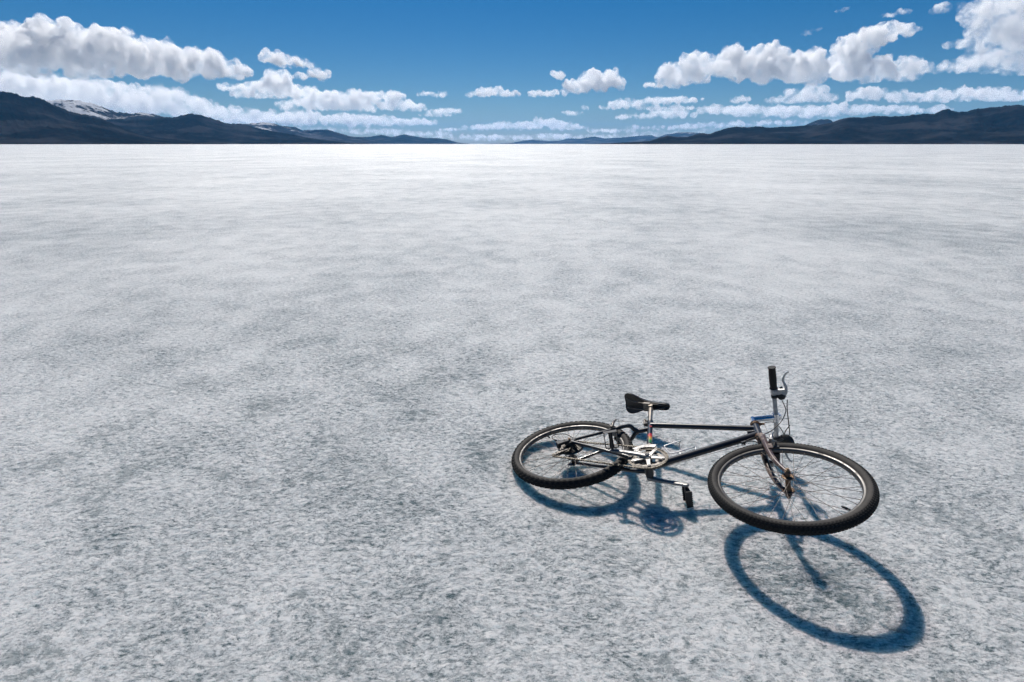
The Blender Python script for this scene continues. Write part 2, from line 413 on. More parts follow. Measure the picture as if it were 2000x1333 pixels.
CL = [
 dict(seed=1, base=158, label='large flat-bottomed white cumulus bank filling the upper left of the sky', lumps=[(-150,95,70,50),(-70,100,80,50),(10,100,70,50),(60,95,45,42),(115,92,38,44),(160,105,50,45),(200,92,48,46),(245,112,48,42),(285,118,55,38),(335,122,55,36),(385,118,40,30),(420,132,45,26),(455,140,30,18)]),
 dict(seed=11, base=196, label='grey-white cloud mass low behind the dark hill at the left edge', lumps=[(-60,165,80,30),(10,168,60,30),(60,178,50,20),(100,170,40,22)], thin=.7),
 dict(seed=12, base=240, label='long pale cloud bank sitting just above the snow-covered mountain at left', lumps=[(110,195,70,30),(150,178,60,30),(180,200,60,30),(230,192,50,32),(280,195,50,30),(330,192,40,20),(300,212,70,22),(370,205,40,20),(400,220,60,18),(450,226,60,16),(520,232,50,10)], thin=.6),
 dict(seed=13, base=136, label='small tilted puffy cloud floating alone above the left cloud bank, on its right', lumps=[(535,112,24,16),(565,120,38,14),(595,128,22,8)]),
 dict(seed=14, base=163, label='tiny round puff hanging just below the small tilted cloud, left of centre', lumps=[(585,150,16,9),(625,146,20,14)]),
 dict(seed=15, base=200, label='heaped white cloud tower directly beneath the small tilted puffy cloud', lumps=[(545,158,30,24),(520,170,40,14),(470,172,40,10),(560,178,50,16),(610,184,45,15),(510,186,50,10)]),
 dict(seed=16, base=222, label='stretched lumpy white cloud left of centre, descending towards the clear sky gap', lumps=[(640,196,45,20),(690,192,40,18),(730,192,34,16),(765,188,26,12),(600,206,60,16),(700,208,70,14),(780,206,36,14),(815,212,22,9)]),
 dict(seed=17, base=252, label='lowest long cloud streak lying on the ridge line left of centre', lumps=[(540,232,70,16),(620,232,70,18),(700,236,70,16),(770,238,50,12),(820,240,36,8),(480,240,50,10)]),
 dict(seed=18, base=194, label='tiny thin isolated cloudlet left of the centre, beside the end of the left clouds', lumps=[(858,185,18,8),(828,184,14,5)], thin=.7),
 dict(seed=19, base=230, label='flat wispy cloud sliver below the tiny isolated cloudlet left of centre', lumps=[(868,218,38,8),(850,226,36,5)], thin=.7),
 dict(seed=20, base=195, label='small flat-based oval cloud alone in the blue at the middle of the sky', lumps=[(955,178,28,13),(990,184,28,9),(925,185,20,7)]),
 dict(seed=2, base=190, label='grey-bellied cumulus standing alone just right of the centre, higher than its neighbours', lumps=[(1160,156,32,22),(1185,158,30,26),(1130,168,32,18),(1090,148,14,11),(1210,165,12,14),(1100,180,25,9),(1060,184,28,9)]),
 dict(seed=3, base=176, label='long dark-based cumulus bank in the upper right of the sky', lumps=[(1320,148,35,26),(1360,128,28,30),(1390,138,40,30),(1430,122,30,32),(1470,128,45,38),(1515,118,36,30),(1530,140,50,34),(1580,130,36,38),(1610,142,30,30),(1278,167,20,8)]),
 dict(seed=4, base=164, label='bulging white cloud with an arm reaching up right, between two big right clouds', lumps=[(1660,100,34,34),(1690,80,36,22),(1730,66,40,18),(1770,57,24,9),(1660,140,40,24),(1700,138,40,26),(1745,138,40,24),(1775,145,20,14)]),
 dict(seed=5, base=152, label='towering white cloud cut off by the top right corner', lumps=[(1900,18,24,16),(1935,25,34,26),(1985,12,46,30),(1965,60,44,26),(2020,60,40,50),(1895,88,34,11),(1935,96,30,13),(1868,130,48,13),(1915,124,40,18),(1960,112,36,22),(2000,122,40,22),(2060,100,40,50)], thin=.55, depth=.4),
 dict(seed=6, base=40, far=13000, label='thin white wisp high at right, above the arm of the bulging cloud', lumps=[(1735,30,14,5),(1765,24,12,6)], thin=.4),
 dict(seed=7, base=30, far=13000, label='small ragged wisp touching the left side of the towering top right cloud', lumps=[(1836,18,16,10)], thin=.4),
 dict(seed=8, base=30, far=13000, label='tiny high wisp at the top right, farthest left of the bright wisps', lumps=[(1640,22,10,3.5),(1652,17,7,3)], thin=.35),
 dict(seed=9, base=75, far=13000, label='faint transparent veil of cloud above the long dark-based bank', lumps=[(1575,65,9,6),(1595,58,12,4)], thin=.12),
 dict(seed=21, base=216, label='broken white cloud layer low right of centre, under the grey-bellied cumulus', lumps=[(1225,203,40,12),(1280,198,35,10),(1330,196,40,8),(1300,212,60,8),(1190,210,22,6)]),
 dict(seed=22, base=228, label='very small pair of puffs low above the far horizon, right of centre', lumps=[(1125,222,20,6),(1105,220,10,5)], thin=.8),
 dict(seed=23, base=218, label='tiny single round puff beside the broken low cloud layer right of centre', lumps=[(1141,212,9,7)], thin=.8),
 dict(seed=24, base=203, label='small lone puff under the long dark-based bank at right', lumps=[(1446,196,18,8)], thin=.8),
 dict(seed=25, base=202, label='grey shower-like cloud hanging below the long dark-based bank at right', lumps=[(1530,196,34,10),(1570,186,30,18),(1590,178,22,18),(1600,192,30,12)], thin=.5),
 dict(seed=26, base=236, label='low row of joined small clouds resting just over the right-hand hills', lumps=[(1320,222,50,12),(1400,216,40,12),(1460,216,40,14),(1520,220,50,14),(1590,218,50,14),(1650,214,50,12),(1710,216,60,10),(1240,228,40,8),(1780,216,60,10)]),
 dict(seed=27, base=206, label='upper row of joined puffy clouds stretching to the right edge above the hills', lumps=[(1690,186,36,14),(1755,188,26,13),(1810,192,40,10),(1860,186,40,14),(1920,186,40,13),(1975,190,40,13),(2040,195,40,12)]),
 dict(seed=28, base=262, far=38000, kind='stuff', name='cloud_bank', lumps=[(940,250,40,8),(985,246,36,10),(1030,246,36,11),(1065,240,26,12),(1100,246,34,11),(1130,250,20,6),(1170,256,30,6),(1210,256,34,6),(880,254,24,5),(1290,250,70,8),(1390,246,70,8),(1480,242,60,8)]),
 dict(seed=29, base=281, far=46000, kind='stuff', name='cloud_bank', lumps=[(900,268,60,7),(980,270,60,9),(1060,268,60,9),(1140,268,60,8),(1220,268,60,7),(1300,266,60,6),(820,262,60,7),(740,258,60,8)], thin=.7),
 dict(seed=30, base=279, far=52000, kind='stuff', name='cloud_bank', lumps=[(560,252,90,8),(700,256,90,8),(830,262,80,8),(900,272,90,7),(1040,272,90,7),(1180,270,90,8),(1320,262,100,9),(1460,254,90,8),(1600,240,90,8)], thin=.28),
]
for c in CL: cloud(**c)
# ------------------------------------------------------------------ bicycle
# bike frame of reference: X forward, Y up through the seat, Z to the rider's right, origin at the bottom bracket
R_B = Matrix(((0.8247321, 0.5352630, -0.1825116), (-0.5366425, 0.8425532, 0.0460310), (0.1784144, 0.0599802, 0.9821256)))
T_B = Vector((0.6650536, 2.2932958, 0.1617340))
bike = bpy.data.objects.new('bicycle', None)
bike.empty_display_size = 0.3
C.objects.link(bike)
bike.location = (T_B.x, T_B.y, 0.0)
bike.rotation_euler = R_B.to_euler()
tag(bike, 'old black mountain bicycle lying on its side on the bare ice', 'bicycle')
OFF = np.array(R_B.transposed() @ Vector((0, 0, T_B.z)))

def V3(*a): return np.array(a, float)
def unit(v): v = np.asarray(v, float); return v / max(np.linalg.norm(v), 1e-12)

class MB:
    def __init__(self): self.v, self.f, self.m, self.s, self.n = [], [], [], [], 0
    def add(self, verts, faces, mi=0, smooth=True):
        self.v.append(np.asarray(verts, float)); k = self.n
        for f in faces: self.f.append([i + k for i in f]); self.m.append(mi); self.s.append(smooth)
        self.n += len(verts)
    def tube(self, pts, r, sides=12, caps=True, mi=0, squash=None, closed=False):
        """sweep along pts; r a number or one per point"""
        P = np.array(pts, float); n = len(P)
        r = np.broadcast_to(np.asarray(r, float), (n,)) if np.ndim(r) <= 1 else r
        t = np.gradient(P, axis=0) if not closed else np.roll(P, -1, 0) - np.roll(P, 1, 0)
        t = np.array([unit(x) for x in t])
        a = V3(0, 0, 1) if abs(t[0][2]) < 0.9 else V3(1, 0, 0)
        u = unit(np.cross(t[0], a)); rings = []
        ang = np.arange(sides) * 2 * PI / sides
        for i in range(n):
            u = unit(u - t[i] * (u @ t[i])); w = np.cross(t[i], u)
            rings.append(P[i] + r[i] * (np.outer(np.cos(ang), u) + np.outer(np.sin(ang), w)))
        vs = np.concatenate(rings); fs = []
        for i in range(n if closed else n - 1):
            for j in range(sides):
                a0 = i * sides + j; a1 = i * sides + (j + 1) % sides
                b0 = ((i + 1) % n) * sides + j; b1 = ((i + 1) % n) * sides + (j + 1) % sides
                fs.append((a0, a1, b1, b0))
        self.add(vs, fs, mi, True)
        if caps and not closed:
            self.add(rings[0], [tuple(range(sides))[::-1]], mi, False); self.add(rings[-1], [tuple(range(sides))], mi, False)
        return self
    def cyl(self, a, b, r, r2=None, sides=16, mi=0):
        return self.tube([a, b], [r, r if r2 is None else r2], sides, True, mi)
    def lathe(self, prof, c, ax=(0, 0, 1), seg=48, mi=0, smooth=True, closed=True, ripple=None):
        """prof: (radius, along-axis) loop revolved about ax through c"""
        c = np.asarray(c, float); ax = unit(ax); prof = [(max(r, 0.0006), z) for r, z in prof]
        a = V3(1, 0, 0) if abs(ax[0]) < 0.9 else V3(0, 1, 0)
        u = unit(a - ax * (a @ ax)); w = np.cross(ax, u); m = len(prof); vs = []
        for i in range(seg):
            th = 2 * PI * i / seg; d = u * math.cos(th) + w * math.sin(th)
            for (r, z) in prof: vs.append(c + d * r + ax * z)
        fs = []
        for i in range(seg):
            k = (i + 1) % seg
            for j in range(m if closed else m - 1):
                l = (j + 1) % m
                fs.append((i * m + j, k * m + j, k * m + l, i * m + l))
        self.add(vs, fs, mi, smooth); return self
    def box(self, c, dx, dy, dz, hx, hy, hz, mi=0, taper=1.0):
        c = np.asarray(c, float); vs = []
        for z in (-1, 1):
            k = taper if z > 0 else 1.0
            for x, y in ((-1, -1), (1, -1), (1, 1), (-1, 1)):
                vs.append(c + np.asarray(dx) * x * hx * k + np.asarray(dy) * y * hy * k + np.asarray(dz) * z * hz)
        self.add(vs, [(3, 2, 1, 0), (4, 5, 6, 7), (0, 1, 5, 4), (1, 2, 6, 5), (2, 3, 7, 6), (3, 0, 4, 7)], mi, False); return self
    def prism(self, poly, c, dx, dy, dz, h, mi=0):
        """flat polygon (2-D) thickened by +-h along dz"""
        c = np.asarray(c, float); n = len(poly)
        lo = [c + np.asarray(dx) * x + np.asarray(dy) * y - np.asarray(dz) * h for x, y in poly]
        hi = [c + np.asarray(dx) * x + np.asarray(dy) * y + np.asarray(dz) * h for x, y in poly]
        fs = [tuple(range(n))[::-1], tuple(range(n, 2 * n))] + [(i, (i + 1) % n, n + (i + 1) % n, n + i) for i in range(n)]
        self.add(lo + hi, fs, mi, False); return self
    def build(self, name, mats, parent=bike, bevel=0.0):
        o = mesh_obj(name, np.concatenate(self.v) + OFF, self.f, mats, parent, self.s, self.m)
        if bevel:
            b = o.modifiers.new('soft_edge', 'BEVEL'); b.width = bevel; b.segments = 2; b.limit_method = 'ANGLE'
        return o
def spline(pts, n=10):
    """Catmull-Rom through pts"""
    P = [np.array(p, float) for p in pts]; P = [2 * P[0] - P[1]] + P + [2 * P[-1] - P[-2]]; out = []
    for i in range(1, len(P) - 2):
        a, b, c, d = P[i - 1], P[i], P[i + 1], P[i + 2]
        for k in range(n):
            t = k / n
            out.append(0.5 * (2 * b + (c - a) * t + (2 * a - 5 * b + 4 * c - d) * t * t + (3 * b - a - 3 * c + d) * t ** 3))
    out.append(P[-2]); return out

# ---- materials
def paint(name, base, chip, thr, rough=0.28, coat=0.5, metal=0.0, scale=60.0, chip2=None):
    m = NT(name); co = m.co(); n = m.noise(co, scale, 6, 0.7); n2 = m.noise(co, scale * 0.22, 4, 0.6)
    s = m.math('MULTIPLY_ADD', n2, 0.8, m.math('MULTIPLY', n, 0.6))
    k = m.mapr(s, thr, thr + 0.05)
    dust = m.mapr(m.noise(co, 9.0, 4, 0.6), 0.40, 0.75, 0.0, 0.35)
    c = m.mix(dust, base, tuple(min(1, x * 1.6 + 0.02) for x in base))
    ch = m.mix(n, chip, chip2 or chip)
    c = m.mix(k, c, ch)
    m.set(Base_Color=c, Metallic=metal, Coat_Weight=coat, Coat_Roughness=0.12, Normal=m.bump(n, 0.08, 0.002))
    m.t.links.new(m.math('ADD', m.math('MULTIPLY', k, 0.4), m.math('MULTIPLY_ADD', n2, 0.25, rough - 0.1)), m.bsdf.inputs['Roughness'])
    return m.mat
def metal(name, col, rough, grime=(0.12, 0.10, 0.085), amt=0.45, scale=70.0):
    m = NT(name); co = m.co(); n = m.noise(co, scale, 6, 0.68); n2 = m.noise(co, scale * 0.2, 4, 0.6)
    k = m.mapr(m.math('MULTIPLY_ADD', n, 0.6, m.math('MULTIPLY', n2, 0.6)), 0.52, 0.80, 0.0, amt)
    m.set(Base_Color=m.mix(k, col, grime), Normal=m.bump(n, 0.06, 0.001))
    m.t.links.new(m.math('SUBTRACT', 1.0, k), m.bsdf.inputs['Metallic'])
    m.t.links.new(m.math('MULTIPLY_ADD', k, 0.5, m.math('MULTIPLY_ADD', n2, 0.2, rough - 0.1)), m.bsdf.inputs['Roughness'])
    return m.mat
def rubber(name, col, dust, amt, rough=0.75):
    m = NT(name); co = m.co(); n = m.noise(co, 45.0, 5, 0.65); n2 = m.noise(co, 6.0, 4, 0.6)
    k = m.mapr(m.math('MULTIPLY_ADD', n, 0.5, m.math('MULTIPLY', n2, 0.5)), 0.35, 0.65, 0.0, amt)
    return m.set(Base_Color=m.mix(k, col, dust), Roughness=rough, Specular_IOR_Level=0.35, Normal=m.bump(n, 0.15, 0.001))
M_BLACK = paint('black_frame_paint', (0.010, 0.011, 0.015), (0.11, 0.05, 0.035), 0.84, 0.34, 0.22, 0.0, 60, (0.22, 0.20, 0.18))
M_BROWN = paint('worn_brown_fork_paint', (0.070, 0.036, 0.026), (0.20, 0.11, 0.065), 0.74, 0.34, 0.35, 0.0, 90, (0.30, 0.26, 0.22))
M_ALLOY = metal('weathered_alloy', (0.29, 0.285, 0.28), 0.40)
M_RING = metal('oily_chainring_alloy', (0.085, 0.078, 0.07), 0.45, (0.03, 0.025, 0.02), 0.8, 110)
M_CHAIN = metal('oily_chain_steel', (0.11, 0.10, 0.085), 0.42, (0.02, 0.016, 0.012), 0.8, 120)
M_WIRE = metal('bright_cage_wire', (0.75, 0.75, 0.74), 0.38, (0.5, 0.48, 0.45), 0.3)
M_RIM = metal('dull_rim_alloy', (0.14, 0.135, 0.13), 0.42, (0.05, 0.045, 0.04), 0.6, 40)
M_POST = metal('tarnished_seat_post', (0.42, 0.37, 0.31), 0.34, (0.10, 0.075, 0.055), 0.7, 60)
M_BAR = metal('dull_bar_alloy', (0.50, 0.50, 0.49), 0.5, (0.34, 0.33, 0.32), 0.8, 30)
M_CHROME = metal('chrome', (0.72, 0.73, 0.75), 0.16, (0.20, 0.15, 0.11), 0.25)
M_STEEL = metal('greasy_steel', (0.15, 0.14, 0.13), 0.42, (0.035, 0.028, 0.022), 0.85, 120)
M_SPOKE = metal('spoke_steel', (0.19, 0.17, 0.155), 0.42, (0.06, 0.045, 0.04), 0.7, 90)
M_RUST = metal('rusty_steel', (0.20, 0.145, 0.10), 0.55, (0.13, 0.05, 0.02), 1.0, 110)
M_SIDE = rubber('dusty_tyre_sidewall', (0.026, 0.024, 0.022), (0.075, 0.066, 0.058), 0.6)
M_TREAD = rubber('black_tyre_tread', (0.008, 0.008, 0.008), (0.03, 0.027, 0.025), 0.4, 0.8)
M_GRIP = rubber('black_grip_rubber', (0.010, 0.009, 0.009), (0.025, 0.02, 0.018), 0.4, 0.65)
M_PLASTIC = rubber('black_plastic', (0.009, 0.010, 0.013), (0.03, 0.03, 0.03), 0.4, 0.42)
M_SADDLE = rubber('scuffed_black_vinyl', (0.012, 0.012, 0.014), (0.05, 0.042, 0.035), 0.45, 0.40)
M_CABLE = rubber('black_cable_housing', (0.014, 0.012, 0.011), (0.03, 0.027, 0.025), 0.4, 0.45)

Zr = V3(0, 0, 1)
sta, hta = math.radians(71.4906), math.radians(70.3426)
ST = V3(-math.cos(sta), math.sin(sta), 0)                 # along the seat tube
U = V3(-math.cos(hta), math.sin(hta), 0)                  # up the steering axis
N = V3(math.sin(hta), math.cos(hta), 0)                   # forward, square to it
RA, FA = V3(-0.44237, 0.035, 0), V3(0.60578, 0.035, 0)
CROWN = FA - 0.04 * N + 0.4017 * U
HTB, HTT = CROWN + 0.012 * U, CROWN + 0.1317 * U
COLLAR = ST * 0.4727
CLAMP = ST * 0.6743

# ---- frame
f = MB()
f.cyl(ST * 0.0, COLLAR, 0.0148, sides=20)
f.tube([ST * 0.435, COLLAR + ST * 0.004], [0.0172, 0.0172], 20)                    # seat lug
f.tube([ST * 0.437 + V3(0.004, 0, 0), HTB + U * 0.088], 0.0148, 20)                 # top tube
f.tube([V3(0, 0, 0), HTB + U * 0.026], 0.0180, 20)                                  # down tube
f.tube([HTB + U * 0.050 - N * 0.05, HTB + U * 0.052 - N * 0.01], [0.010, 0.012], 10)
f.cyl(HTB, HTT, 0.0185, sides=24)
f.cyl(V3(0, 0, -0.0365), V3(0, 0, 0.0365), 0.0215, sides=24)
f.cyl(V3(0, 0, -0.050), V3(0, 0, -0.0366), 0.0185, sides=20)
mono0, mono1 = ST * 0.392, V3(-0.190, 0.322, 0)
f.tube([mono0, mono1], [0.0125, 0.0125], 14)
for s in (-1, 1):
    f.tube(spline([mono1 + V3(0.012, 0.010, 0), V3(-0.197, 0.322, s * 0.016), V3(-0.214, 0.310, s * 0.040), V3(-0.250, 0.268, s * 0.050), V3(-0.300, 0.209, s * 0.052), V3(-0.436, 0.050, s * 0.064)], 7),
           [0.0125] * 8 + [0.0115] * 8 + [0.0105] * 8 + [0.009] * 7 + [0.008] * 5, 14)
    f.tube(spline([V3(-0.008, 0.0, s * 0.026), V3(-0.09, 0.006, s * 0.037), V3(-0.20, 0.016, s * 0.047), V3(-0.432, 0.034, s * 0.0645)], 7),
           list(np.linspace(0.0110, 0.0075, 22)), 14)
    f.prism([(-0.020, -0.030), (0.006, -0.026), (0.020, -0.006), (0.024, 0.012), (0.008, 0.028), (-0.012, 0.020), (-0.020, 0.0)], RA + Zr * s * 0.0665, V3(1, 0, 0), V3(0, 1, 0), Zr, 0.0025)
    f.cyl(V3(-0.285, 0.226, s * 0.050), V3(-0.279, 0.231, s * 0.064), 0.006)        # brake boss
f.box(ST * 0.448 + V3(-0.022, -0.002, 0), ST, Zr, np.cross(ST, Zr), 0.012, 0.010, 0.006)   # seat clamp ears
f.cyl(V3(0.365, 0.338, 0.0), V3(0.378, 0.320, 0.0), 0.004); f.box(V3(0.372, 0.318, 0.012), unit(V3(.7, .72, 0)), unit(V3(-.72, .7, 0)), Zr, 0.012, 0.004, 0.006)
for t in (0.20, 0.30): f.cyl(unit(V3(.7, .717, 0)) * t + V3(-0.0125, 0.0122, 0), unit(V3(.7, .717, 0)) * t + V3(-0.0165, 0.0162, 0), 0.005, sides=8)
frame = f.build('frame', M_BLACK)
# rainbow decal bands wrapped round the seat tube
dm_ = NT('rainbow_decal'); co = dm_.co()
dot = dm_.n('VectorMath', _operation='DOT_PRODUCT'); dm_.t.links.new(co, dot.inputs[0]); dot.inputs[1].default_value = tuple(ST)
tt = dm_.mapr(dot.outputs['Value'], 0.218 + float(ST @ OFF), 0.318 + float(ST @ OFF), smooth=False)
wob = dm_.math('MULTIPLY_ADD', dm_.math('SUBTRACT', dm_.noise(co, 90.0, 3, 0.6), 0.5), 0.22, tt)
dm_.set(Base_Color=dm_.ramp(wob, [(0.0, (0.02, 0.15, 0.03)), (0.22, (0.03, 0.20, 0.04)), (0.34, (0.25, 0.30, 0.03)), (0.48, (0.55, 0.32, 0.03)), (0.64, (0.55, 0.13, 0.02)), (0.80, (0.50, 0.03, 0.03)), (1.0, (0.40, 0.02, 0.03))]), Roughness=0.35, Coat_Weight=0.4)
b = MB(); a0 = 0
for k in range(9):       # ragged lozenge on the drive side
    y0 = 0.218 + 0.100 * k / 9; y1 = y0 + 0.100 / 9
    hw = 0.9 if k in (6, 7) else 0.55
    ang = np.linspace(-hw, hw, 7) + 0.35
    w_ = np.cross(Zr, ST)
    lo = [ST * y0 + 0.0152 * (Zr * math.cos(q) - w_ * math.sin(q)) for q in ang]; hi = [p + ST * (y1 - y0) for p in lo]
    b.add(lo + hi, [(i, i + 1, 8 + i, 7 + i) for i in range(6)])
b.build('decal', dm_.mat, frame)
rd = NT('red_badge'); rd.set(Base_Color=(0.42, 0.03, 0.035), Roughness=0.35)
b = MB(); b.lathe([(0.0, 0.0), (0.008, 0.0), (0.0085, 0.0006), (0.0, 0.0012)], ST * 0.395 + V3(0.006, 0, 0.0142), unit(V3(0.35, 0.05, 1)), 16); b.build('badge', rd.mat, frame)
for p0, d in ((HTB, -1), (HTT, 1)):
    b = MB(); b.lathe([(0.014, -0.008), (0.0215, -0.008), (0.0225, 0.0), (0.0205, 0.007), (0.0150, 0.009)], p0 + U * d * 0.004, U * d, 28)
    b.build('headset_cup', M_RUST, bike)
b = MB(); b.lathe([(0.012, 0), (0.0195, 0), (0.0195, 0.009), (0.012, 0.009)], HTT + U * 0.014, U, 8, smooth=False)
b.build('lock_ring', M_RUST, bike)
b = MB()        # front brake cable hanger under the lock ring
b.lathe([(0.014, 0), (0.0235, 0), (0.0235, 0.003), (0.014, 0.003)], HTT + U * 0.0125, U, 24)
b.prism([(0.015, -0.012), (0.036, -0.005), (0.046, -0.004), (0.046, 0.004), (0.036, 0.005), (0.015, 0.012)], HTT + U * 0.014, N, Zr, U, 0.0018)
b.cyl(HTT + U * 0.008 + N * 0.043, HTT + U * 0.020 + N * 0.043, 0.0045, sides=10)
b.build('cable_hanger', M_RUST, bike)

# ---- fork
f = MB()
f.tube([CROWN - U * 0.020, CROWN + U * 0.011], [0.0175, 0.0178], 20)
for s in (-1, 1):
    ts = [-0.010, 0.012, 0.03, 0.06, 0.10, 0.16, 0.22, 0.27, 0.31, 0.345, 0.375, 0.398]
    zz = [0.008, 0.018, 0.030, 0.043, 0.049, 0.051, 0.052, 0.0525, 0.053, 0.0535, 0.054, 0.0545]
    rk = [0, 0, 0, 0, 0, 0, 0.001, 0.005, 0.012, 0.021, 0.031, 0.0385]
    rr = [0.0150, 0.0152, 0.0152, 0.0150, 0.0148, 0.0142, 0.0132, 0.0122, 0.0112, 0.0100, 0.0088, 0.0075]
    f.tube([CROWN - U * t + N * n_ + Zr * s * z_ for t, n_, z_ in zip(ts, rk, zz)], rr, 16)
    f.prism([(-0.013, -0.006), (0.004, -0.016), (0.013, -0.006), (0.012, 0.010), (-0.004, 0.022), (-0.012, 0.012)], FA + Zr * s * 0.0545, N, U, Zr, 0.003)
    f.cyl(FA + U * 0.265 - 0.028 * N + Zr * s * 0.050, FA + U * 0.265 - 0.010 * N + Zr * s * 0.055, 0.0065)
    f.box(FA + U * 0.205 - 0.030 * N + Zr * s * 0.066, U, N, Zr, 0.020, 0.010, 0.004)
f.build('fork', M_BROWN, bike)

# ---- wheels
TR, Tr = 0.300, 0.0250
def make_wheel(cx, knobs, side_len, rear):
    w = bpy.data.objects.new('wheel', None); w.empty_display_size = 0.1; C.objects.link(w); w.parent = bike
    w.location = tuple(cx + OFF)
    def bw(mb, name, mats, bevel=0):          # sub-part built round the wheel's own centre
        o = mesh_obj(name, np.concatenate(mb.v), mb.f, mats, w, mb.s, mb.m)
        if bevel:
            bv = o.modifiers.new('soft_edge', 'BEVEL'); bv.width = bevel; bv.segments = 2; bv.limit_method = 'ANGLE'
        return o
    t = MB(); prof = []
    for q in np.linspace(-0.80 * PI, 0.80 * PI, 25):
        prof.append((TR + Tr * 0.93 * math.cos(q), Tr * math.sin(q)))
    # sidewall vs tread as two strips of one tyre
    t.lathe(prof[0:8], (0, 0, 0), seg=160, mi=0, closed=False); t.lathe(prof[17:25], (0, 0, 0), seg=160, mi=0, closed=False)
    t.lathe(prof[7:18], (0, 0, 0), seg=160, mi=1, closed=False)
    for s in (-1, 1): t.lathe([(0.2835, s * 0.0135), (0.2855, s * 0.0165), (0.2875, s * 0.0150)], (0, 0, 0), seg=160, mi=0, closed=False)
    rows = [(-1.12, 0.5), (-0.62, 0.0), (-0.2, 0.5), (0.2, 0.0), (0.62, 0.5), (1.12, 0.0)]
    for q, ph in rows:
        for i in range(knobs):
            th = 2 * PI * (i + ph) / knobs
            d = V3(math.cos(th), math.sin(th), 0); tg = V3(-math.sin(th), math.cos(th), 0)
            nrm = d * math.cos(q) + Zr * math.sin(q); lat = -d * math.sin(q) + Zr * math.cos(q)
            outer = abs(q) > 1
            t.box(d * TR + nrm * (Tr * 0.93 + 0.0008), tg, lat, nrm, (0.30 if outer else 0.33) * 2 * PI * 0.32 / knobs, side_len if outer else 0.0036, 0.0036 if rear else 0.0024, 1, 0.8)
    bw(t, 'tyre', [M_SIDE, M_TREAD])
    r = MB()
    r.lathe([(0.2850, -0.0128), (0.2850, -0.0108), (0.2780, -0.0095), (0.2780, 0.0095), (0.2850, 0.0108), (0.2850, 0.0128), (0.2815, 0.0131), (0.2745, 0.0122), (0.2705, 0.0098), (0.2690, 0.0), (0.2705, -0.0098), (0.2745, -0.0122), (0.2815, -0.0131)], (0, 0, 0), seg=140)
    bw(r, 'rim', M_RIM)
    h = MB(); fl = (0.021, -0.034) if rear else (0.034, -0.034); fr = 0.0225
    h.tube([V3(0, 0, fl[1]), V3(0, 0, fl[1] + 0.010), V3(0, 0, 0), V3(0, 0, fl[0] - 0.010), V3(0, 0, fl[0])], [0.016, 0.0115, 0.0105, 0.0115, 0.016], 20)
    for z in fl: h.lathe([(0.012, -0.0016), (fr + 0.003, -0.0016), (fr + 0.003, 0.0016), (0.012, 0.0016)], V3(0, 0, z), seg=30)
    h.cyl(V3(0, 0, -0.050), V3(0, 0, 0.050), 0.009)
    bw(h, 'hub', M_STEEL if rear else M_RUST)
    e = 0.068 if rear else 0.0585
    x = MB(); x.cyl(V3(0, 0, -e - 0.016), V3(0, 0, e + 0.016), 0.0048, sides=12)
    for s in (-1, 1):
        x.lathe([(0.004, 0.0), (0.0115, 0.0), (0.0105, 0.003), (0.004, 0.003)], V3(0, 0, s * e), (0, 0, s), 20)
        x.lathe([(0.004, 0.003), (0.0090, 0.003), (0.0090, 0.011), (0.004, 0.012)], V3(0, 0, s * e), (0, 0, s), 6, smooth=False)
        x.lathe([(0.004, -0.009), (0.010, -0.009), (0.010, -0.0065), (0.004, -0.0065)], V3(0, 0, s * e), (0, 0, s), 6, smooth=False)
    bw(x, 'axle', M_RUST)
    for i in range(36):
        side = i % 2; z = fl[0] if side == 0 else fl[1]; head = 1 if (i // 2) % 2 else -1
        thr = 2 * PI * (i + 0.25) / 36; thf = thr + head * math.radians(57)
        a = V3(fr * math.cos(thf), fr * math.sin(thf), z + head * 0.0022)
        b_ = V3(0.270 * math.cos(thr), 0.270 * math.sin(thr), (1 if side == 0 else -1) * 0.003)
        d = unit(b_ - a); s = MB(); s.tube([a, b_], 0.00105, 6); s.tube([b_ - d * 0.012, b_], 0.0018, 6)
        bw(s, 'spoke', M_SPOKE)
    v = MB(); th = math.radians(-27.2 if not rear else 150); d = V3(math.cos(th), math.sin(th), 0)
    v.tube([d * 0.270, d * 0.252, d * 0.2515, d * 0.232, d * 0.228], [0.0030, 0.0030, 0.0048, 0.0048, 0.0030], 12)
    bw(v, 'valve', M_PLASTIC)
    if rear:
        c = MB()
        for k, (rad, z) in enumerate(((0.056, 0.0265), (0.051, 0.031), (0.046, 0.0355), (0.041, 0.040), (0.036, 0.0445), (0.031, 0.049), (0.027, 0.0530))):
            n_ = int(rad * 2 * PI / 0.0127); prof = []
            for i in range(n_ * 4):
                th = 2 * PI * i / (n_ * 4); rr = rad + (0.0022 if i % 4 in (0, 1) else -0.0028); prof.append((rr * math.cos(th), rr * math.sin(th)))
            c.prism(prof, V3(0, 0, z), V3(1, 0, 0), V3(0, 1, 0), Zr, 0.0010)
        c.cyl(V3(0, 0, 0.0215), V3(0, 0, 0.057), 0.019)
        bw(c, 'cassette', M_STEEL)
        g = MB(); g.lathe([(0.024, 0.0), (0.068, -0.002), (0.069, -0.0004), (0.024, 0.0016)], V3(0, 0, 0.0235), seg=40); bw(g, 'spoke_guard', M_STEEL)
    return w
make_wheel(FA, 128, 0.0062, False)
make_wheel(RA, 68, 0.0060, True)

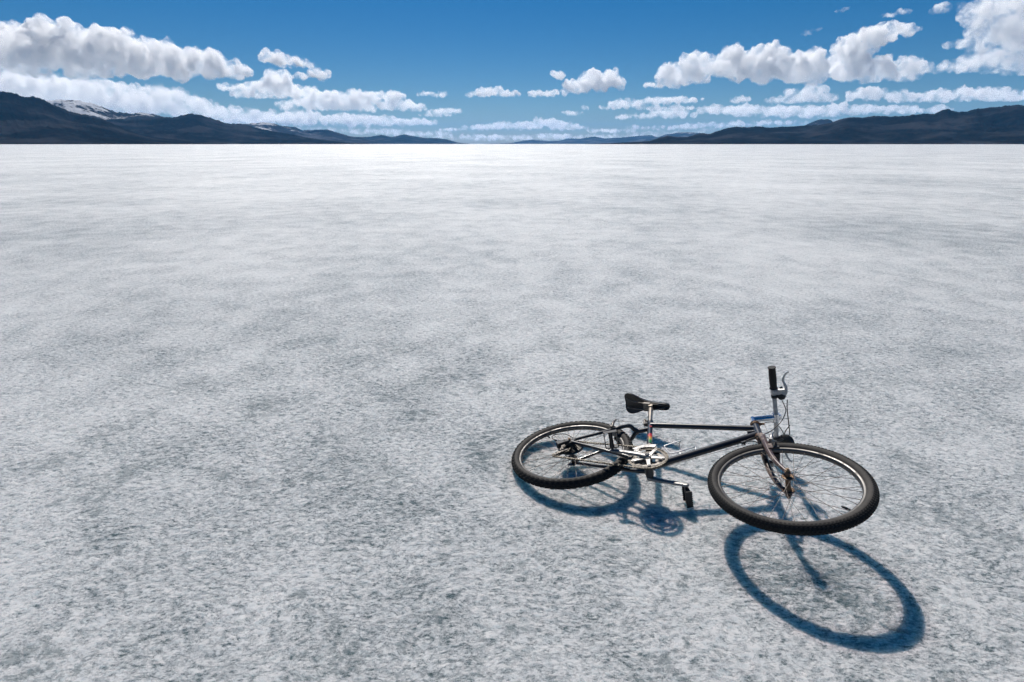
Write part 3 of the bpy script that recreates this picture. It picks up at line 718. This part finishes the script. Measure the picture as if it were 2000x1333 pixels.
# ---- seat post and saddle
p = MB()
p.tube(spline([ST * 0.40, ST * 0.50, ST * 0.57, ST * 0.62, ST * 0.652 + V3(0.001, 0, 0)], 5), 0.0134, 18)
p.cyl(ST * 0.655 - Zr * 0.020, ST * 0.655 + Zr * 0.020, 0.0125, sides=16)
p.build('seat_post', M_POST, bike)
p = MB()
p.lathe([(0.0138, -0.010), (0.0178, -0.010), (0.0178, 0.006), (0.0138, 0.006)], COLLAR, ST, 20)
p.box(COLLAR + V3(-0.022, -0.005, 0), ST, Zr, np.cross(ST, Zr), 0.008, 0.011, 0.007)
p.cyl(COLLAR + V3(-0.022, -0.007, -0.02), COLLAR + V3(-0.022, -0.007, 0.02), 0.0045, sides=10)
for k in range(4): p.box(COLLAR + ST * (0.018 - k * 0.016) + V3(-0.030, -0.004, 0.0), ST, Zr, np.cross(ST, Zr), 0.0058, 0.010, 0.006)
p.build('seat_clamp', M_STEEL, bike, 0.001)
s = MB(); base = CLAMP + V3(-0.0324, 0, 0)
st_ = [(-0.142, 0.044, 0.040, 0.022), (-0.136, 0.051, 0.058, 0.032), (-0.120, 0.053, 0.069, 0.040), (-0.098, 0.051, 0.071, 0.042), (-0.070, 0.047, 0.062, 0.041), (-0.040, 0.044, 0.045, 0.038), (-0.010, 0.043, 0.034, 0.040), (0.030, 0.042, 0.026, 0.040), (0.080, 0.042, 0.0225, 0.040), (0.115, 0.042, 0.0225, 0.040), (0.132, 0.039, 0.0195, 0.034), (0.141, 0.032, 0.012, 0.020)]
rings = []
for (x, yt, hw, dr) in st_:
    ring = []
    for q in np.linspace(0, PI, 13):           # dome over the top, skirt down both sides
        c_, s_ = math.cos(q), math.sin(q)
        ring.append(base + V3(x, yt - dr * (1 - s_ ** 0.6) if s_ > 0 else yt - dr, hw * math.copysign(abs(c_) ** 0.75, c_)))
    for q in np.linspace(0.12, 0.88, 5):       # hollow underside
        ring.append(base + V3(x, yt - dr + 0.55 * dr * math.sin(q * PI), -hw * 0.9 * math.cos(q * PI)))
    rings.append(ring)
m_ = len(rings[0]); fs = []
for i in range(len(rings) - 1):
    for j in range(m_): fs.append((i * m_ + j, i * m_ + (j + 1) % m_, (i + 1) * m_ + (j + 1) % m_, (i + 1) * m_ + j))
fs.append(tuple(range(m_))[::-1]); fs.append(tuple(range((len(rings) - 1) * m_, len(rings) * m_)))
s.add([v for r_ in rings for v in r_], fs)
sad = s.build('saddle', M_SADDLE, bike)
sd_ = sad.modifiers.new('round', 'SUBSURF'); sd_.levels = sd_.render_levels = 2
r = MB()
for z in (-1, 1):
    r.tube(spline([base + V3(-0.125, 0.018, z * 0.030), base + V3(-0.07, 0.000, z * 0.024), base + V3(-0.01, -0.008, z * 0.021), base + V3(0.05, -0.004, z * 0.018), base + V3(0.115, 0.016, z * 0.008)], 6), 0.0034, 8)
r.box(CLAMP + V3(-0.02, -0.008, 0), V3(1, 0, 0), V3(0, 1, 0), Zr, 0.020, 0.009, 0.026)
r.build('saddle_rail', M_STEEL, sad)

# ---- stem, handlebar, grips, levers, shifters
QT = HTT + U * 0.0689
sd = N * math.cos(0.1081) + U * math.sin(0.1081)
BC = QT + sd * 0.1161
st = MB()
st.cyl(HTT + U * 0.020, QT + U * 0.0145, 0.0128, sides=18)
st.tube([QT - U * 0.002, QT - U * 0.001 + sd * 0.03, BC], [0.0158, 0.0156, 0.0150], 18)
st.cyl(BC - Zr * 0.022, BC + Zr * 0.022, 0.0175, sides=20)
st.box(BC + sd * 0.016 - U * 0.004, sd, U, Zr, 0.010, 0.009, 0.012)
cap = MB(); cap.lathe([(0.0, 0.0), (0.0126, 0.0), (0.009, 0.005), (0.0, 0.0055)], QT + U * 0.0135, U, 16)
stm = st.build('stem', M_CHROME, bike, 0.001); cap.build('stem_cap', M_CHROME, stm)
SW = 0.0327
def bar_pt(z): return BC + Zr * z - N * abs(z) * SW
h = MB(); h.tube([bar_pt(z) for z in (-0.275, -0.2, -0.1, -0.03, 0, 0.03, 0.1, 0.2, 0.285)], [0.0112] * 9, 16)
hb = h.build('handlebar', M_BAR, bike)
for s in (-1, 1):
    g = MB(); L0, L1 = (0.166, 0.286) if s > 0 else (0.158, 0.277)
    zs, rr = [], []
    for k in range(37):
        t = k / 36; zs.append(L0 + (L1 - L0) * t)
        r0 = 0.0168 + 0.0012 * math.sin(PI * t)
        if t < 0.05: r0 = 0.0205
        elif t > 0.95: r0 = 0.0200
        elif 0.2 < t < 0.85: r0 += 0.0008 * (1 if k % 2 else -1)
        rr.append(r0)
    g.tube([bar_pt(s * z) for z in zs], rr, 18)
    g.build('grip', M_GRIP, hb)
    # brake lever: clamp, body reaching forward, blade running outboard
    dn = unit(N * 0.97 - U * 0.24)
    bl = MB(); c0 = bar_pt(s * 0.148)
    bl.lathe([(0.0115, -0.011), (0.0165, -0.011), (0.0165, 0.011), (0.0115, 0.011)], c0, Zr, 18)
    bl.prism([(0.012, -0.014), (0.030, -0.016), (0.058, -0.014), (0.064, -0.004), (0.064, 0.012), (0.050, 0.016), (0.018, 0.013)], c0, dn, Zr * s, np.cross(dn, Zr), 0.0085)
    bl.tube(spline([c0 + dn * 0.056 + Zr * s * 0.004, c0 + dn * 0.057 + Zr * s * 0.026, c0 + dn * 0.049 + Zr * s * 0.050, c0 + dn * 0.044 + Zr * s * 0.066, c0 + dn * 0.050 + Zr * s * 0.085, c0 + dn * 0.060 + Zr * s * 0.104, c0 + dn * 0.072 + Zr * s * 0.113], 5),
            [0.0078] * 5 + [0.0070] * 5 + [0.0058] * 10 + [0.0052] * 5 + [0.0045] * 5 + [0.0058], 10)
    bl.cyl(c0 + dn * 0.052 - Zr * s * 0.012, c0 + dn * 0.052 - Zr * s * 0.030, 0.0052, sides=12)
    bl.build('brake_lever', M_BAR, hb, 0.0015)
    sh = MB(); c1 = bar_pt(s * 0.122)
    sh.lathe([(0.0114, -0.008), (0.0158, -0.008), (0.0158, 0.008), (0.0114, 0.008)], c1, Zr, 18)
    up = unit(dn * 0.9 + np.cross(dn, Zr) * 0.35 * (1 if s > 0 else 1))
    cc = c1 + dn * 0.034
    sh.lathe([(0.0, -0.013), (0.014, -0.013), (0.0185, -0.008), (0.0185, 0.006), (0.013, 0.012), (0.0, 0.013)], cc, unit(np.cross(dn, Zr)), 22)
    sh.box(c1 + dn * 0.018, dn, Zr, np.cross(dn, Zr), 0.008, 0.0075, 0.008)
    lv = MB(); lv.tube(spline([cc + np.cross(dn, Zr) * -0.004, cc + dn * 0.004 + Zr * s * 0.030 - np.cross(dn, Zr) * 0.012, cc - dn * 0.004 + Zr * s * 0.046 - np.cross(dn, Zr) * 0.018], 5), [0.006] * 6 + [0.0075] * 5, 8)
    if s < 0:   # the lower one carries a bulkier black housing
        sh.lathe([(0.0, -0.020), (0.026, -0.024), (0.040, -0.010), (0.043, 0.012), (0.030, 0.024), (0.0, 0.026)], c1 + dn * 0.044 - Zr * 0.022, unit(np.cross(dn, Zr) + 0.2 * Zr), 24)
    sh.build('shifter', M_PLASTIC, hb, 0.001); lv.build('shift_lever', M_PLASTIC, hb)

# ---- cranks, chainrings, pedals
CA = -0.1241
CD = V3(-math.cos(CA), math.sin(CA), 0); CN = V3(-CD[1], CD[0], 0)
def gear(mb, rad, inner, z, teeth, c=(0, 0), h=0.0011):
    n = teeth * 4; vo, vi = [], []
    for i in range(n):
        th = 2 * PI * i / n; rr = rad + (0.0022 if i % 4 in (0, 1) else -0.0030)
        vo.append((rr * math.cos(th) + c[0], rr * math.sin(th) + c[1])); vi.append((inner * math.cos(th) + c[0], inner * math.sin(th) + c[1]))
    vs = [(x, y, z - h) for x, y in vo] + [(x, y, z + h) for x, y in vo] + [(x, y, z - h) for x, y in vi] + [(x, y, z + h) for x, y in vi]
    fs = []
    for i in range(n):
        j = (i + 1) % n
        fs += [(i, j, n + j, n + i), (n + i, n + j, 3 * n + j, 3 * n + i), (2 * n + j, 2 * n + i, 3 * n + i, 3 * n + j), (j, i, 2 * n + i, 2 * n + j)]
    mb.add(vs, fs, 0, False)
for rad, inner, z, n in ((0.0945, 0.078, 0.0515, 46), (0.0735, 0.056, 0.0445, 36), (0.0530, 0.036, 0.0365, 26)):
    g = MB(); gear(g, rad, inner, z, n); g.build('chainring', M_STEEL if n < 46 else M_RING, bike)
def pedal(parent, c, s, pa, pb):
    """cage pedal: barrel on the axle, two toothed side plates joined by end plates; pa = plate offset, pb = plate height direction"""
    b = MB(); z0, z1 = 0.010, 0.098
    b.cyl(c + Zr * s * 0.0, c + Zr * s * 0.014, 0.0068, sides=12)
    b.tube([c + Zr * s * 0.012, c + Zr * s * 0.020, c + Zr * s * 0.050, c + Zr * s * 0.084, c + Zr * s * 0.094], [0.0125, 0.0115, 0.0095, 0.0105, 0.0105], 14)
    for o in (-1, 1):
        poly = []; n = 8
        for i in range(n * 2 + 1):
            poly.append((z0 + (z1 - z0) * i / (n * 2), 0.0128 + (0.0042 if i % 2 else 0)))
        for i in range(n * 2, -1, -1):
            poly.append((z0 + (z1 - z0) * i / (n * 2), -0.0128 - (0.0042 if i % 2 else 0)))
        b.prism(poly, c + pa * o * 0.031, Zr * s, pb, pa, 0.0013)
    for zz in (z0 + 0.002, z1 - 0.002):
        b.prism([(-0.031, -0.010), (0.031, -0.010), (0.031, 0.010), (-0.031, 0.010)], c + Zr * s * zz, pa, pb, Zr, 0.0013)
    return b.build('pedal', M_PLASTIC, parent)
def crank_arm(s):
    d = CD * s; nn = V3(-d[1], d[0], 0); k = MB()
    zi, zo = s * 0.061, s * 0.081
    xs = np.array([-0.016, -0.010, 0.0, 0.02, 0.05, 0.10, 0.14, 0.160, 0.172, 0.180, 0.1835])
    hw = np.array([0.006, 0.0135, 0.0165, 0.0150, 0.0125, 0.0112, 0.0112, 0.0130, 0.0135, 0.0095, 0.004])
    th = np.array([0.007, 0.0095, 0.0100, 0.0095, 0.0080, 0.0068, 0.0066, 0.0068, 0.0068, 0.0060, 0.004])
    zc = np.interp(xs, [0, 0.06, 0.17], [zi, s * 0.072, zo]); rings = []
    for x, a, t_, z in zip(xs, hw, th, zc):
        rings.append([d * x + nn * a * math.copysign(abs(math.cos(q)) ** .6, math.cos(q)) + Zr * (z + t_ * math.copysign(abs(math.sin(q)) ** .6, math.sin(q))) for q in np.arange(14) * 2 * PI / 14])
    m_ = 14; vs = [v for r_ in rings for v in r_]; fs = []
    for i in range(len(rings) - 1):
        for j in range(m_):
            q = (i * m_ + j, (i + 1) * m_ + j, (i + 1) * m_ + (j + 1) % m_, i * m_ + (j + 1) % m_); fs.append(q if s < 0 else q[::-1])
    fs += [tuple(range(m_)), tuple(range((len(rings) - 1) * m_, len(rings) * m_))[::-1]]
    k.add(vs, fs)
    k.lathe([(0.0, 0.0), (0.0105, 0.0), (0.0105, 0.0015), (0.0, 0.0015)], V3(0, 0, s * 0.0712), (0, 0, s), 18)
    k.lathe([(0.0, 0.0), (0.0062, 0.0), (0.0062, 0.0012), (0.0, 0.0012)], d * 0.17 + Zr * s * 0.0878, (0, 0, s), 14)
    if s > 0:      # five-arm spider
        for i in range(5):
            th_ = math.atan2(d[1], d[0]) + 2 * PI * (i + 0.5) / 5 + (0.0)
            e = V3(math.cos(th_), math.sin(th_), 0); w = V3(-math.sin(th_), math.cos(th_), 0)
            k.prism([(0.004, -0.012), (0.04, -0.0085), (0.078, -0.0075), (0.083, 0.0), (0.078, 0.0075), (0.04, 0.0085), (0.004, 0.012)], V3(0, 0, 0.0560), e, w, Zr, 0.0032)
            k.cyl(e * 0.074 + Zr * 0.058, e * 0.074 + Zr * 0.0615, 0.0050, sides=10)
        k.cyl(V3(0, 0, 0.045), V3(0, 0, 0.064), 0.019)
    o = k.build('crank_arm', M_ALLOY, bike)
    pa, pb = unit(V3(0.84, 0.54, 0)), unit(V3(-0.54, 0.84, 0))
    if s < 0: pa, pb = pb, pa
    pedal(o, d * 0.17 + Zr * s * 0.0885, s, pa, pb)
crank_arm(1); crank_arm(-1)
pc = NT('dark_dust_cap'); pc.set(Base_Color=(0.03, 0.03, 0.03), Roughness=0.4)
b = MB(); b.lathe([(0.0, 0.0), (0.0085, 0.0), (0.007, 0.0016), (0.0, 0.0016)], V3(0, 0, 0.0729), (0, 0, 1), 18); b.build('dust_cap', pc.mat, bike)

# ---- chain
def arc(c, r, a0, a1, z, n=14): return [V3(c[0] + r * math.cos(a), c[1] + r * math.sin(a), z) for a in np.linspace(a0, a1, n)]
GUIDE, JOCK = V3(-0.437, -0.030, 0.046), V3(-0.466, -0.082, 0.047)
cr = 0.0365
path = arc((0, 0), 0.0945, math.radians(100), math.radians(-96), 0.0515, 26) \
     + arc(JOCK[:2], 0.018, math.radians(-75), math.radians(-190), 0.047, 8) \
     + arc(GUIDE[:2], 0.018, math.radians(-40), math.radians(40), 0.046, 6) \
     + arc(RA[:2], cr, math.radians(-60), math.radians(-262), 0.0445, 18)
path = path + [path[0]]
P = np.array(path); L = np.concatenate([[0], np.cumsum(np.linalg.norm(np.diff(P, axis=0), axis=1))])
n = int(round(L[-1] / 0.0127)); q = np.linspace(0, L[-1], n + 1)
Q = np.stack([np.interp(q, L, P[:, i]) for i in range(3)], 1)
ch = MB()
for i in range(n):
    a, b_ = Q[i], Q[i + 1]; d = unit(b_ - a); w = unit(np.cross(Zr, d)); off = 0.0034 if i % 2 else 0.0022
    for s in (-1, 1):
        ch.prism([(-0.0078, -0.0024), (-0.0055, -0.0042), (0, -0.0030), (0.0055, -0.0042), (0.0078, -0.0024), (0.0078, 0.0024), (0.0055, 0.0042), (0, 0.0030), (-0.0055, 0.0042), (-0.0078, 0.0024)], (a + b_) / 2 + Zr * s * off, d, w, Zr, 0.0006)
    ch.cyl(a - Zr * 0.0040, a + Zr * 0.0040, 0.0032, sides=8)
ch.build('chain', M_CHAIN, bike)

# ---- derailleurs
d = MB()
d.box(RA + V3(-0.006, -0.022, 0.072), V3(1, 0, 0), V3(0, 1, 0), Zr, 0.011, 0.014, 0.008)
d.cyl(RA + V3(-0.006, -0.030, 0.066), RA + V3(-0.006, -0.030, 0.086), 0.011, sides=16)
d.box(RA + V3(-0.022, -0.046, 0.078), unit(V3(-.6, -.8, 0)), unit(V3(.8, -.6, 0)), Zr, 0.026, 0.013, 0.008)
d.cyl(RA + V3(-0.040, -0.050, 0.050), RA + V3(-0.040, -0.050, 0.084), 0.012, sides=16)
d.cyl(RA + V3(-0.050, -0.040, 0.074), RA + V3(-0.066, -0.030, 0.080), 0.0055, sides=10)
der = d.build('derailleur', M_PLASTIC, bike, 0.002)
g = MB(); ax = unit(JOCK - GUIDE); ay = unit(np.cross(Zr, ax))
for z in (-0.0075, 0.0075):
    g.prism([(-0.014, -0.006), (-0.006, -0.012), (0.03, -0.010), (0.066, -0.010), (0.074, 0.0), (0.066, 0.010), (0.03, 0.008), (-0.006, 0.012), (-0.014, 0.006)], GUIDE + Zr * z, ax, ay, Zr, 0.0011)
g.build('derailleur_cage', M_STEEL, der)
for c in (GUIDE, JOCK):
    g = MB(); gear(g, 0.0175, 0.004, c[2], 11, c[:2], 0.0022); g.build('jockey_wheel', M_PLASTIC, der)
d = MB()
d.lathe([(0.0150, -0.010), (0.0185, -0.010), (0.0185, 0.010), (0.0150, 0.010)], ST * 0.150, ST, 20)
d.box(ST * 0.145 + V3(0.002, 0, 0.028), ST, V3(ST[1], -ST[0], 0), Zr, 0.012, 0.010, 0.016)
fd = d.build('derailleur', M_STEEL, bike, 0.0015)
g = MB()
for z, t in ((0.0455, 0.0), (0.0590, 0.0)):
    lo, hi = [], []
    for a in np.linspace(math.radians(88), math.radians(150), 14):
        r0, r1 = 0.0985, 0.1190 - 0.010 * (a - math.radians(88)); 
        if z > 0.05: r0 -= 0.006
        lo.append((r0 * math.cos(a), r0 * math.sin(a))); hi.append((r1 * math.cos(a), r1 * math.sin(a)))
    for i in range(13):
        g.prism([lo[i], lo[i + 1], hi[i + 1], hi[i]], V3(0, 0, z), V3(1, 0, 0), V3(0, 1, 0), Zr, 0.0009)
for a in (90, 149):
    a = math.radians(a); g.cyl(V3(0.110 * math.cos(a), 0.110 * math.sin(a), 0.045), V3(0.110 * math.cos(a), 0.110 * math.sin(a), 0.0595), 0.003, sides=8)
g.build('derailleur_cage', M_ALLOY, fd)

# ---- brakes
def cantilever(boss, tip, rimdir, along, mat):
    """boss, tip for the right arm; the left one mirrors it"""
    for s in (-1, 1):
        o = MB(); m3 = V3(1, 1, s); a, t = boss * m3, tip * m3
        o.tube(spline([a, a * 0.55 + t * 0.45 + Zr * s * 0.012, t], 6), [0.0085] * 5 + [0.0065] * 4 + [0.0045] * 4, 10)
        o.cyl(a - Zr * s * 0.004, a + Zr * s * 0.016, 0.0085, sides=12)
        pad = boss * m3 + rimdir
        o.tube([a, V3(pad[0], pad[1], s * 0.056)], 0.006, 8)
        o.cyl(V3(pad[0], pad[1], s * 0.060), V3(pad[0], pad[1], s * 0.024), 0.0045, sides=8)
        b_ = o.build('brake_arm', mat, bike)
        pad[2] = s * 0.0195
        k = MB(); k.box(pad, along, unit(np.cross(Zr, along)), Zr, 0.027, 0.0065, 0.0058); k.build('brake_pad', M_PLASTIC, b_, 0.0015)
bf = FA + U * 0.262 - 0.016 * N + Zr * 0.060
rd_ = unit((FA + U * 0.262 - 0.02 * N) - FA); al = unit(np.cross(Zr, rd_))
cantilever(bf, FA + U * 0.345 + 0.012 * N + Zr * 0.058, rd_ * 0.009 + N * 0.012, al, M_ALLOY)
br = V3(-0.281, 0.228, 0.062)
rr_ = unit(br * V3(1, 1, 0) - RA); al2 = unit(np.cross(Zr, rr_))
cantilever(br, V3(-0.300, 0.330, 0.060), rr_ * 0.020, al2, M_STEEL)

# ---- cables
def cable(pts, r=0.0024, mat=M_CABLE, n=10): 
    c = MB(); c.tube(spline(pts, n), r, 8); return c.build('cable', mat, bike)
cable([V3(0.505, 0.618, 0.110), V3(0.519, 0.598, 0.090), V3(0.527, 0.575, 0.070), V3(0.515, 0.515, 0.045), V3(0.483, 0.448, 0.026), V3(0.452, 0.395, 0.026), V3(0.405, 0.345, 0.024), V3(0.375, 0.322, 0.016)])
cable([V3(0.532, 0.606, 0.122), V3(0.534, 0.575, 0.095), V3(0.541, 0.545, 0.050), V3(0.545, 0.535, 0.010), V3(0.545, 0.545, -0.030), V3(0.536, 0.560, -0.060), V3(0.50, 0.53, -0.07), V3(0.44, 0.50, -0.05), V3(0.40, 0.49, -0.028), V3(0.36, 0.470, -0.018)])
cable([HTT + U * 0.019 + N * 0.043, V3(0.436, 0.598, -0.012), V3(0.460, 0.640, -0.034), V3(0.486, 0.672, -0.085), V3(0.510, 0.640, -0.118), V3(0.520, 0.620, -0.126)])
cable([V3(0.545, 0.560, 0.0), V3(0.520, 0.590, -0.05), V3(0.505, 0.610, -0.10)])
cable([V3(0.375, 0.318, 0.012), V3(0.415, 0.310, 0.030), V3(0.440, 0.335, 0.010), V3(0.470, 0.42, -0.03), V3(0.50, 0.55, -0.09), V3(0.505, 0.615, -0.115)])
cable([V3(-0.400, 0.037, 0.066), V3(-0.455, 0.075, 0.070), V3(-0.500, 0.080, 0.078), V3(-0.537, 0.040, 0.088), V3(-0.527, 0.004, 0.089), V3(-0.500, -0.002, 0.083), V3(-0.505, 0.002, 0.080)])
cable([HTT + U * 0.008 + N * 0.043, FA + U * 0.395 + 0.010 * N, FA + U * 0.375 + 0.012 * N], 0.0011, M_SPOKE, 4)
cable([FA + U * 0.345 + 0.012 * N + Zr * 0.058, FA + U * 0.375 + 0.012 * N, FA + U * 0.345 + 0.012 * N - Zr * 0.058], 0.0012, M_SPOKE, 4)
cable([V3(-0.300, 0.330, 0.060), V3(-0.318, 0.392, 0.028), V3(-0.330, 0.424, 0.0), V3(-0.318, 0.392, -0.028), V3(-0.300, 0.330, -0.060)], 0.0013, M_STEEL, 4)
cable([V3(-0.330, 0.424, 0.0), V3(-0.26, 0.43, 0.0), COLLAR + V3(-0.018, -0.01, 0)], 0.0012, M_STEEL, 4)
cable([V3(0.376, 0.312, 0.004), V3(0.03, -0.022, 0.004)], 0.0010, M_SPOKE, 3)
cable([V3(-0.02, -0.006, 0.040), V3(-0.2, 0.010, 0.053), V3(-0.39, 0.030, 0.066)], 0.0011, M_CABLE, 4)

# ---- bottle cage: one bent wire on the down tube
w = MB(); w.tube(spline([V3(0.172, 0.190, 0.0), V3(0.160, 0.243, 0.0), V3(0.156, 0.240, 0.003), V3(0.125, 0.195, 0.006), V3(0.098, 0.157, 0.010), V3(0.068, 0.131, 0.012), V3(0.060, 0.131, 0.014), V3(0.030, 0.158, 0.028), V3(0.032, 0.168, 0.031), V3(0.084, 0.225, 0.032), V3(0.088, 0.230, 0.028), V3(0.078, 0.240, 0.004), V3(0.082, 0.225, -0.020), V3(0.100, 0.180, -0.030), V3(0.118, 0.150, -0.018)], 6), 0.0031, 10)
w.build('bottle_cage', M_WIRE, bike)
